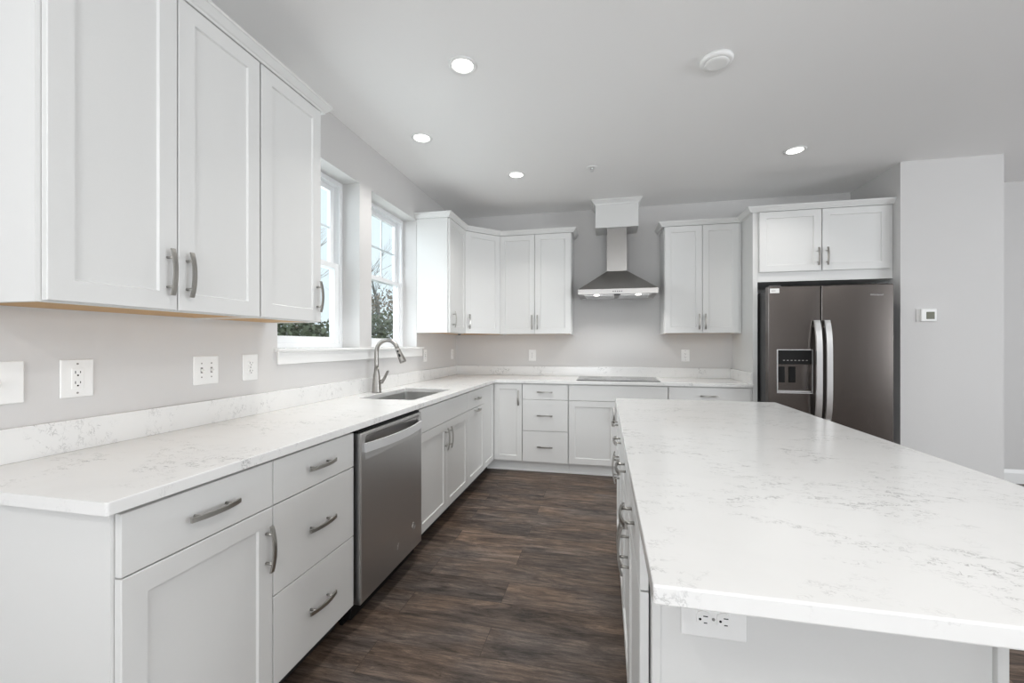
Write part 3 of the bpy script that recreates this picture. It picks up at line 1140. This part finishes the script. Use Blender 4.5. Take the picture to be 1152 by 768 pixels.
COL.objects.link(txo)
deps = bpy.context.evaluated_depsgraph_get()
tm = bpy.data.meshes.new_from_object(txo.evaluated_get(deps))
bpy.data.objects.remove(txo)
tm.materials.clear()
tm.materials.append(M['steel'])
lo = bpy.data.objects.new('badge_lettering', tm)
COL.objects.link(lo)
lo.parent = dr
lo.location = (w - 0.118, 0.0012, 1.652)
lo.rotation_euler = (PI / 2, 0, 0)

# ------------------------------------------------------------------ range hood and its boxed cover
hd = thing('range_hood', 'stainless steel pyramid range hood on the back wall above the cooktop', 'range hood', (1.836, D, 0))
HB0, HB1 = 1.757, 1.806
hw, hdp = 0.380, 0.495
b = MB()
cw, cdp, cz = 0.099, 0.262, 2.018
lower = [(-hw, -0.0005), (-hw, -hdp), (hw, -hdp), (hw, -0.0005)]
upper = [(-cw, -0.0005), (-cw, -cdp), (cw, -cdp), (cw, -0.0005)]
vs = [(x, y, HB0) for x, y in lower] + [(x, y, HB1) for x, y in lower] + [(x, y, cz) for x, y in upper]
# underside is recessed inside a rim
rim = [(-hw + 0.015, -0.012), (-hw + 0.015, -hdp + 0.02), (hw - 0.015, -hdp + 0.02), (hw - 0.015, -0.012)]
vs += [(x, y, HB0) for x, y in rim] + [(x, y, HB0 + 0.003) for x, y in rim]
fs = [(11, 10, 9, 8)]
for k in range(4):
    l = (k + 1) % 4
    fs += [(k, l, 4 + l, 4 + k), (4 + k, 4 + l, 8 + l, 8 + k), (k, l, 12 + l, 12 + k), (12 + k, 12 + l, 16 + l, 16 + k)]
fs.append((16, 17, 18, 19))
b.add(vs, fs)
can = b.build('canopy', 'hood', hd)
fl = MB()
for x0, x1 in ((-0.33, -0.005), (0.005, 0.33)):
    fl.box(x0, x1, -0.38, -0.05, HB0 - 0.001, HB0 + 0.0028)
    for k in range(9):
        fl.box(x0 + 0.02, x1 - 0.02, -0.372 + k * 0.036, -0.360 + k * 0.036, HB0 - 0.004, HB0 - 0.0009)
fl.build('grease_filter', 'steel', can)
bt = MB()
for k in range(5):
    bt.lathe([(0.006, 0), (0.006, 0.003), (0.004, 0.004)], 10, (-0.04 + 0.02 * k, -hdp - 0.0035, (HB0 + HB1) / 2), 'Y')
bt.build('control_buttons', 'darkgrey', can)
MB().box(-0.03, 0.03, -hdp + 0.025, -hdp + 0.06, HB0 - 0.010, HB0 + 0.002, 0.002).build('filter_latch', 'darkgrey', can)
MB().box(-cw, cw, -cdp, -0.0005, cz + 0.0005, 2.4595).build('chimney', 'hood', hd)
for sx in (-0.2, 0.2):
    lamp = MB().lathe([(0.034, 0.0), (0.034, -0.005), (0.030, -0.006)], 20, (sx, -hdp + 0.065, HB0 + 0.003)).build('lamp', 'bright', hd)
    MB().lathe([(0.028, 0.0), (0.028, -0.004), (0.020, -0.0065)], 20, (sx, -hdp + 0.065, HB0 - 0.0032)).build('lens', 'lens', lamp)
    l = bpy.data.lights.new('hood_light', 'SPOT')
    l.energy = HOOD_POWER
    l.color = (1, 0.98, 0.95)
    l.spot_size = 2.3
    l.spot_blend = 0.6
    l.shadow_soft_size = 0.02
    o = bpy.data.objects.new('hood_light', l)
    COL.objects.link(o)
    o.parent = lamp
    o.location = (sx, -hdp + 0.065, HB0 - 0.014)

hb = thing('hood_cover_box', 'white boxed cover with crown around the hood chimney at the ceiling', 'soffit box', (1.836, D, 0))
bx0, bx1, bdp, bz = -0.216, 0.212, 0.30, 2.46
MB().box(bx0, bx1, -bdp, -0.0005, bz, H - 0.0005, 0.001).build('box', 'white', hb)
cp = [(0.0005, 2.694), (0.006, 2.694), (0.009, 2.704), (0.030, 2.730), (0.036, 2.733), (0.036, H - 0.0006), (0.0005, H - 0.0006)]
crown_sweep(MB(), [(bx0, -0.001), (bx0, -bdp), (bx1, -bdp), (bx1, -0.001)], cp).build('crown_molding', 'white', hb)

# ------------------------------------------------------------------ island
IX0, IX1, IY0, IY1 = 1.784, 2.7214, 0.633, 2.791
ix = 1.813
IG = 'white island cabinets facing the aisle'
for y1, y0, lab in [(1.846, 0.948, 'white island base cabinet at the end nearest the camera, two drawers above two doors'),
                    (2.744, 1.846, 'white island base cabinet at the end nearest the back wall, two drawers above two doors')]:
    w = y1 - y0
    r = base_cabinet((ix, y1, 0), -R90, w, lab, depth=0.58, group=IG, kick='white', kick_in=0.072)
    for k in (0, 1):
        a, c = (G, w / 2 - G) if k == 0 else (w / 2 + G, w - G)
        drawer(r, a, c, Z1 + G, Z2, True, 0.004)
        door(r, a, c, Z0, Z1 - G, (c - 0.030) if k == 0 else (a + 0.030), 0.606, True, 0.004)
ie = thing('island_end_panel', 'white framed end panel under the island overhang facing the camera', 'panel', (ix, 0.930, 0))
MB().box(0.018, 0.600, 0.006, 0.017, 0, CT).build('field', 'white', ie)
for x0, x1 in ((0.0, 0.018), (0.600, 0.618)):
    MB().box(x0 + 0.0002, x1 - 0.0002, -0.004, 0.017, 0, CT, 0.001).build('edge_strip', 'white', ie)
tag(MB().box(ix + 0.5805, ix + 0.618, 0.948, 2.744, 0, CT).build('island_rear_panel', 'white'), 'white rear panel of the island under the seating overhang', 'panel')


def island_top():
    bm = bmesh.new()
    bmesh.ops.create_cube(bm, size=1)
    for v in bm.verts:
        v.co = Vector(((IX0 + IX1) / 2 + v.co.x * (IX1 - IX0), (IY0 + IY1) / 2 + v.co.y * (IY1 - IY0), (CZ0 + CZ1) / 2 + v.co.z * (CZ1 - CZ0)))
    ve = [e for e in bm.edges if abs(e.verts[0].co.z - e.verts[1].co.z) > 0.01]
    bmesh.ops.bevel(bm, geom=ve, offset=0.004, segments=3, profile=0.5, affect='EDGES')
    he = [e for e in bm.edges if abs(e.verts[0].co.z - e.verts[1].co.z) < 1e-5]
    bmesh.ops.bevel(bm, geom=he, offset=0.003, segments=2, profile=0.5, affect='EDGES')
    return bm


tag(MB().bm(island_top()).build('island_worktop', 'quartz'), 'large white speckled quartz slab on top of the island', 'countertop')


# ------------------------------------------------------------------ outlets, switches, thermostat
def plate(loc, rz, label, cat, gangs, kind, pw=0.115, ph=0.125, group=None, horizontal=False):
    """local: wall at y=0, front toward -y, centred on the origin"""
    r = thing('wall_outlet' if cat == 'outlet' else 'light_switch', label, cat, loc, rz, group)
    MB().box(-pw / 2, pw / 2, -0.0065, -0.0003, -ph / 2, ph / 2, 0.0028).build('cover_plate', 'plastic', r)
    xs = [(k - (gangs - 1) / 2) * 0.046 for k in range(gangs)]
    for x in xs:
        if kind == 'decora':
            f = MB().box(x - 0.0165, x + 0.0165, -0.0085, -0.006, -0.0335, 0.0335, 0.0012).build('receptacle', 'plastic', r)
            sl = MB()
            for zc in (0.017, -0.017):
                sl.box(x - 0.0078, x - 0.0056, -0.0088, -0.0084, zc - 0.001, zc + 0.008)
                sl.box(x + 0.0056, x + 0.0078, -0.0088, -0.0084, zc, zc + 0.007)
                sl.lathe([(0.0028, -0.0088), (0.0028, -0.0084)], 10, (x, 0, zc - 0.007), 'Y')
            sl.build('slots', 'black', f)
        elif kind == 'duplex':
            for zc in (0.0195, -0.0195):
                dm = MB()
                prof = []
                for k in range(24):
                    a = 2 * PI * k / 24
                    px, pz = 0.0172 * math.cos(a), 0.0172 * math.sin(a)
                    prof.append((x + px, max(-0.0138, min(0.0138, pz)) + zc))
                vs = [(px, -0.006, pz) for px, pz in prof] + [(px, -0.0108, pz) for px, pz in prof]
                fs = [tuple(24 + k for k in range(24))] + [(k, (k + 1) % 24, 24 + (k + 1) % 24, 24 + k) for k in range(24)]
                dm.add(vs, fs)
                f = dm.build('receptacle', 'plastic', r)
                sl = MB()
                sl.box(x - 0.0078, x - 0.0058, -0.0112, -0.0106, zc - 0.001, zc + 0.008)
                sl.box(x + 0.0058, x + 0.0078, -0.0112, -0.0106, zc, zc + 0.0065)
                sl.lathe([(0.0026, -0.0112), (0.0026, -0.0106)], 10, (x, 0, zc - 0.007), 'Y')
                sl.build('slots', 'black', f)
        else:
            f = MB().box(x - 0.005, x + 0.005, -0.0075, -0.006, -0.0125, 0.0125, 0.0006).build('switch_slot', 'midgrey', r)
            tg = MB().box(-0.004, 0.004, -0.014, 0.0, -0.0045, 0.0045, 0.001)
            tg.build('toggle', 'plastic', f, (x, -0.006, 0.002), (0.5, 0, 0))
        for zc in {'toggle': (0.030, -0.030), 'decora': (0.048, -0.048), 'duplex': (0.0,)}[kind]:
            MB().lathe([(0.0032, -0.0074), (0.0032, -0.0063)], 10, (x, 0, zc), 'Y').build('screw', 'midgrey', r)
    if horizontal:
        r.rotation_euler = (0, PI / 2, rz)
    return r


OG = 'white wall plates above the window-wall worktop'
plate((0, 0.860, 1.150), R90, 'white switch plate cut off by the left edge of the photo', 'light switch', 1, 'toggle', 0.115, 0.125, OG)
plate((0, 1.047, 1.150), R90, 'white plate with rectangular twin outlet nearest the camera on window wall', 'outlet', 1, 'decora', 0.090, 0.125, OG)
plate((0, 1.506, 1.150), R90, 'white double toggle switch plate under the wall cabinets', 'light switch', 2, 'toggle', 0.117, 0.124, OG)
plate((0, 1.739, 1.150), R90, 'white outlet plate nearest the window on the window wall', 'outlet', 1, 'duplex', 0.088, 0.127, OG)
plate((0, 3.795, 1.155), R90, 'white plate just right of the window sill end under the wall cabinet', 'light switch', 1, 'toggle', 0.072, 0.118, OG)
plate((0, 4.533, 1.153), R90, 'white plate in the far corner under the diagonal wall cabinet', 'outlet', 1, 'duplex', 0.075, 0.115, OG)
BGO = 'white outlets above the back worktop'
plate((0.912, D, 1.142), 0, 'white outlet on the back wall left of the cooktop', 'outlet', 1, 'duplex', 0.085, 0.127, BGO)
plate((2.545, D, 1.147), 0, 'white outlet on the back wall right of the cooktop', 'outlet', 1, 'decora', 0.083, 0.127, BGO)
plate((1.935, 0.936, 0.694), 0, 'white sideways outlet on the island end panel under the slab', 'outlet', 1, 'duplex', 0.080, 0.126, None, True)

th = thing('thermostat', 'white wall thermostat with dark display right of the refrigerator', 'thermostat', (4.235, 3.9726, 1.497))
MB().box(-0.066, 0.066, -0.006, -0.0004, -0.052, 0.052, 0.003).build('mounting_plate', 'plastic', th)
MB().box(-0.046, 0.060, -0.026, -0.0062, -0.049, 0.050, 0.006).build('housing', 'plastic', th)
MB().box(-0.012, 0.044, -0.0275, -0.0255, -0.032, 0.026, 0.001).build('display', 'lcd', th)


# ------------------------------------------------------------------ ceiling fittings
def recessed(x, y, label, power=CAN_POWER, spread=1.9):
    r = thing('recessed_light', label, 'ceiling light', (x, y, H), 0, 'recessed ceiling lights')
    t = MB()
    # trim ring: open in the middle
    n = 36
    prof = [(0.055, -0.002), (0.060, -0.006), (0.073, -0.006), (0.078, -0.0008), (0.055, -0.0008)]
    vs, fs = [], []
    for rr, h in prof:
        for k in range(n):
            a = 2 * PI * k / n
            vs.append((rr * math.cos(a), rr * math.sin(a), h))
    m = len(prof)
    for i in range(m):
        for k in range(n):
            l = (k + 1) % n
            fs.append((i * n + k, i * n + l, ((i + 1) % m) * n + l, ((i + 1) % m) * n + k))
    t.add(vs, fs, True)
    t.build('trim_ring', 'trimwhite', r)
    MB().lathe([(0.0545, -0.001), (0.0545, -0.0025), (0.0500, -0.0032)], 36).build('lens', 'lens', r)
    l = bpy.data.lights.new('can_light', 'AREA')
    l.shape = 'DISK'
    l.size = 0.10
    l.energy = power
    l.spread = spread
    l.color = (1.0, 0.975, 0.94)
    o = bpy.data.objects.new('can_light', l)
    COL.objects.link(o)
    o.parent = r
    o.location = (0, 0, -0.006)
    return r


recessed(0.977, 2.110, 'recessed ceiling light nearest the camera, largest of the four lit discs')
recessed(0.431, 2.787, 'recessed ceiling light close to the window wall above the sink')
recessed(0.961, 3.567, 'recessed ceiling light over the aisle near the far left corner cabinets')
for x, y, where in ((2.55, 0.10, 'above the near end of the island, outside the picture'), (0.95, -1.2, 'behind the photographer on the window side'),
                    (3.9, -1.4, 'behind the photographer in the middle of the room'), (5.6, -1.6, 'behind the photographer over the open room')):
    recessed(x, y, 'added recessed fill light ' + where, 13.0, PI)  # four unseen ceiling lights added to brighten the room
recessed(3.136, 3.567, 'recessed ceiling light in front of the refrigerator', 2.6)
sd = thing('smoke_detector', 'round white flat disc on the ceiling above the island', 'smoke detector', (2.284, 2.345, H))
MB().lathe([(0.080, -0.0005), (0.080, -0.012), (0.074, -0.020), (0.066, -0.022)], 36).build('housing', 'plastic', sd)
MB().lathe([(0.060, -0.0222), (0.058, -0.026), (0.045, -0.028)], 36).build('cover', 'plastic', sd)
sp = thing('fire_sprinkler', 'tiny white sprinkler head on the ceiling before the hood', 'sprinkler', (1.611, 3.548, H))
MB().lathe([(0.040, -0.0005), (0.040, -0.003), (0.034, -0.006), (0.020, -0.0065)], 24).build('escutcheon', 'plastic', sp)
h = MB().lathe([(0.010, -0.0068), (0.010, -0.016), (0.005, -0.02)], 14)
h.tube([(0.012, 0, -0.012), (0.012, 0, -0.028), (0.0, 0, -0.036)], 0.002, 6)
h.tube([(-0.012, 0, -0.012), (-0.012, 0, -0.028), (0.0, 0, -0.036)], 0.002, 6)
h.lathe([(0.014, -0.0365), (0.014, -0.038)], 16)
h.build('sprinkler_head', 'bright', sp)

# ------------------------------------------------------------------ outside the windows
struct('ground', MB().box(-40, -0.25, -6, 45, -0.75, -0.6), 'lawn')
rnd = random.Random(7)


def bare_tree(loc, height, label, seed, mat='bark'):
    rd = random.Random(seed)
    r = thing('bare_tree', label, 'tree', loc, 0, 'leafless trees outside the windows')
    tr, br = MB(), MB()

    def grow(mb, p, d, ln, rad, depth):
        pts, rads = [p], [rad]
        q, dd = p.copy(), d.copy()
        seg = 4
        for i in range(seg):
            dd = (dd + Vector((rd.uniform(-.16, .16), rd.uniform(-.16, .16), rd.uniform(-.02, .12)))).normalized()
            q = q + dd * ln / seg
            pts.append(q.copy())
            rads.append(rad * (1 - 0.5 * (i + 1) / seg))
        mb.tube(pts, rads, 6 if depth < 2 else 4)
        if depth >= 4:
            return
        for k in range(3 if depth else 5):
            i = rd.randint(2, seg) if depth else rd.randint(1, seg)
            a = rd.uniform(0, 2 * PI)
            sp = rd.uniform(0.5, 1.0)
            nd = (dd + Vector((math.cos(a), math.sin(a), rd.uniform(0.0, 0.5))) * sp).normalized()
            grow(br, pts[i], nd, ln * rd.uniform(0.5, 0.72), rads[i] * 0.62, depth + 1)
    grow(tr, Vector((0, 0, 0)), Vector((0, 0, 1)), height * 0.42, height * 0.016, 0)
    tr.build('trunk', mat, r)
    br.build('branches', mat, r)
    return r


def shrub(loc, rx, rz, label, seed, mat):
    rd = random.Random(seed)
    r = thing('shrub', label, 'shrub', loc, 0, 'shrubs outside the windows')
    f, st = MB(), MB()
    for k in range(4200):
        a, u, q = rd.uniform(0, 2 * PI), rd.uniform(-0.9, 1), rd.uniform(0.45, 1.0) ** 0.5
        hr = math.sqrt(max(0, 1 - u * u)) * q
        c = Vector((rx * hr * math.cos(a), rx * hr * math.sin(a), rz * (0.5 + 0.5 * u * q) + rd.uniform(-.1, .1)))
        s_ = rd.uniform(0.035, 0.085)
        d1 = Vector((rd.gauss(0, 1), rd.gauss(0, 1), rd.gauss(0, 1))).normalized() * s_
        d2 = d1.cross(Vector((rd.gauss(0, 1), rd.gauss(0, 1), rd.gauss(0, 1)))).normalized() * s_ * 0.6
        f.add([c - d1, c + d2, c + d1, c - d2], [(0, 1, 2, 3)])
    for k in range(7):
        a = rd.uniform(0, 2 * PI)
        st.tube([(0.1 * math.cos(a), 0.1 * math.sin(a), 0), (rx * .35 * math.cos(a), rx * .35 * math.sin(a), rz * .45), (rx * .6 * math.cos(a), rx * .6 * math.sin(a), rz * .85)], [0.04, 0.025, 0.01], 5)
    f.build('foliage', mat, r)
    st.build('stems', 'bark', r)
    return r


gz = -0.6
shrub((-4.9, 11.9, gz), 1.3, 2.9, 'green shrub low behind the glass above the faucet', 3, 'leaf')
shrub((-8.2, 17.6, gz), 2.1, 4.4, 'brown shrub behind the green one outside the farther window', 4, 'drygrowth')
shrub((-4.9, 8.2, gz), 1.1, 2.5, 'green grey shrub close outside the nearer window', 5, 'leaf')
shrub((-9.6, 12.8, gz), 1.7, 3.2, 'brown shrub farther off outside the nearer window', 6, 'drygrowth')
bare_tree((-13.6, 26.5, gz), 13.0, 'leafless tree seen through the upper panes above the faucet', 11)
bare_tree((-15.6, 19.0, gz), 12.0, 'pale leafless tree outside the nearer window', 13, 'palebark')
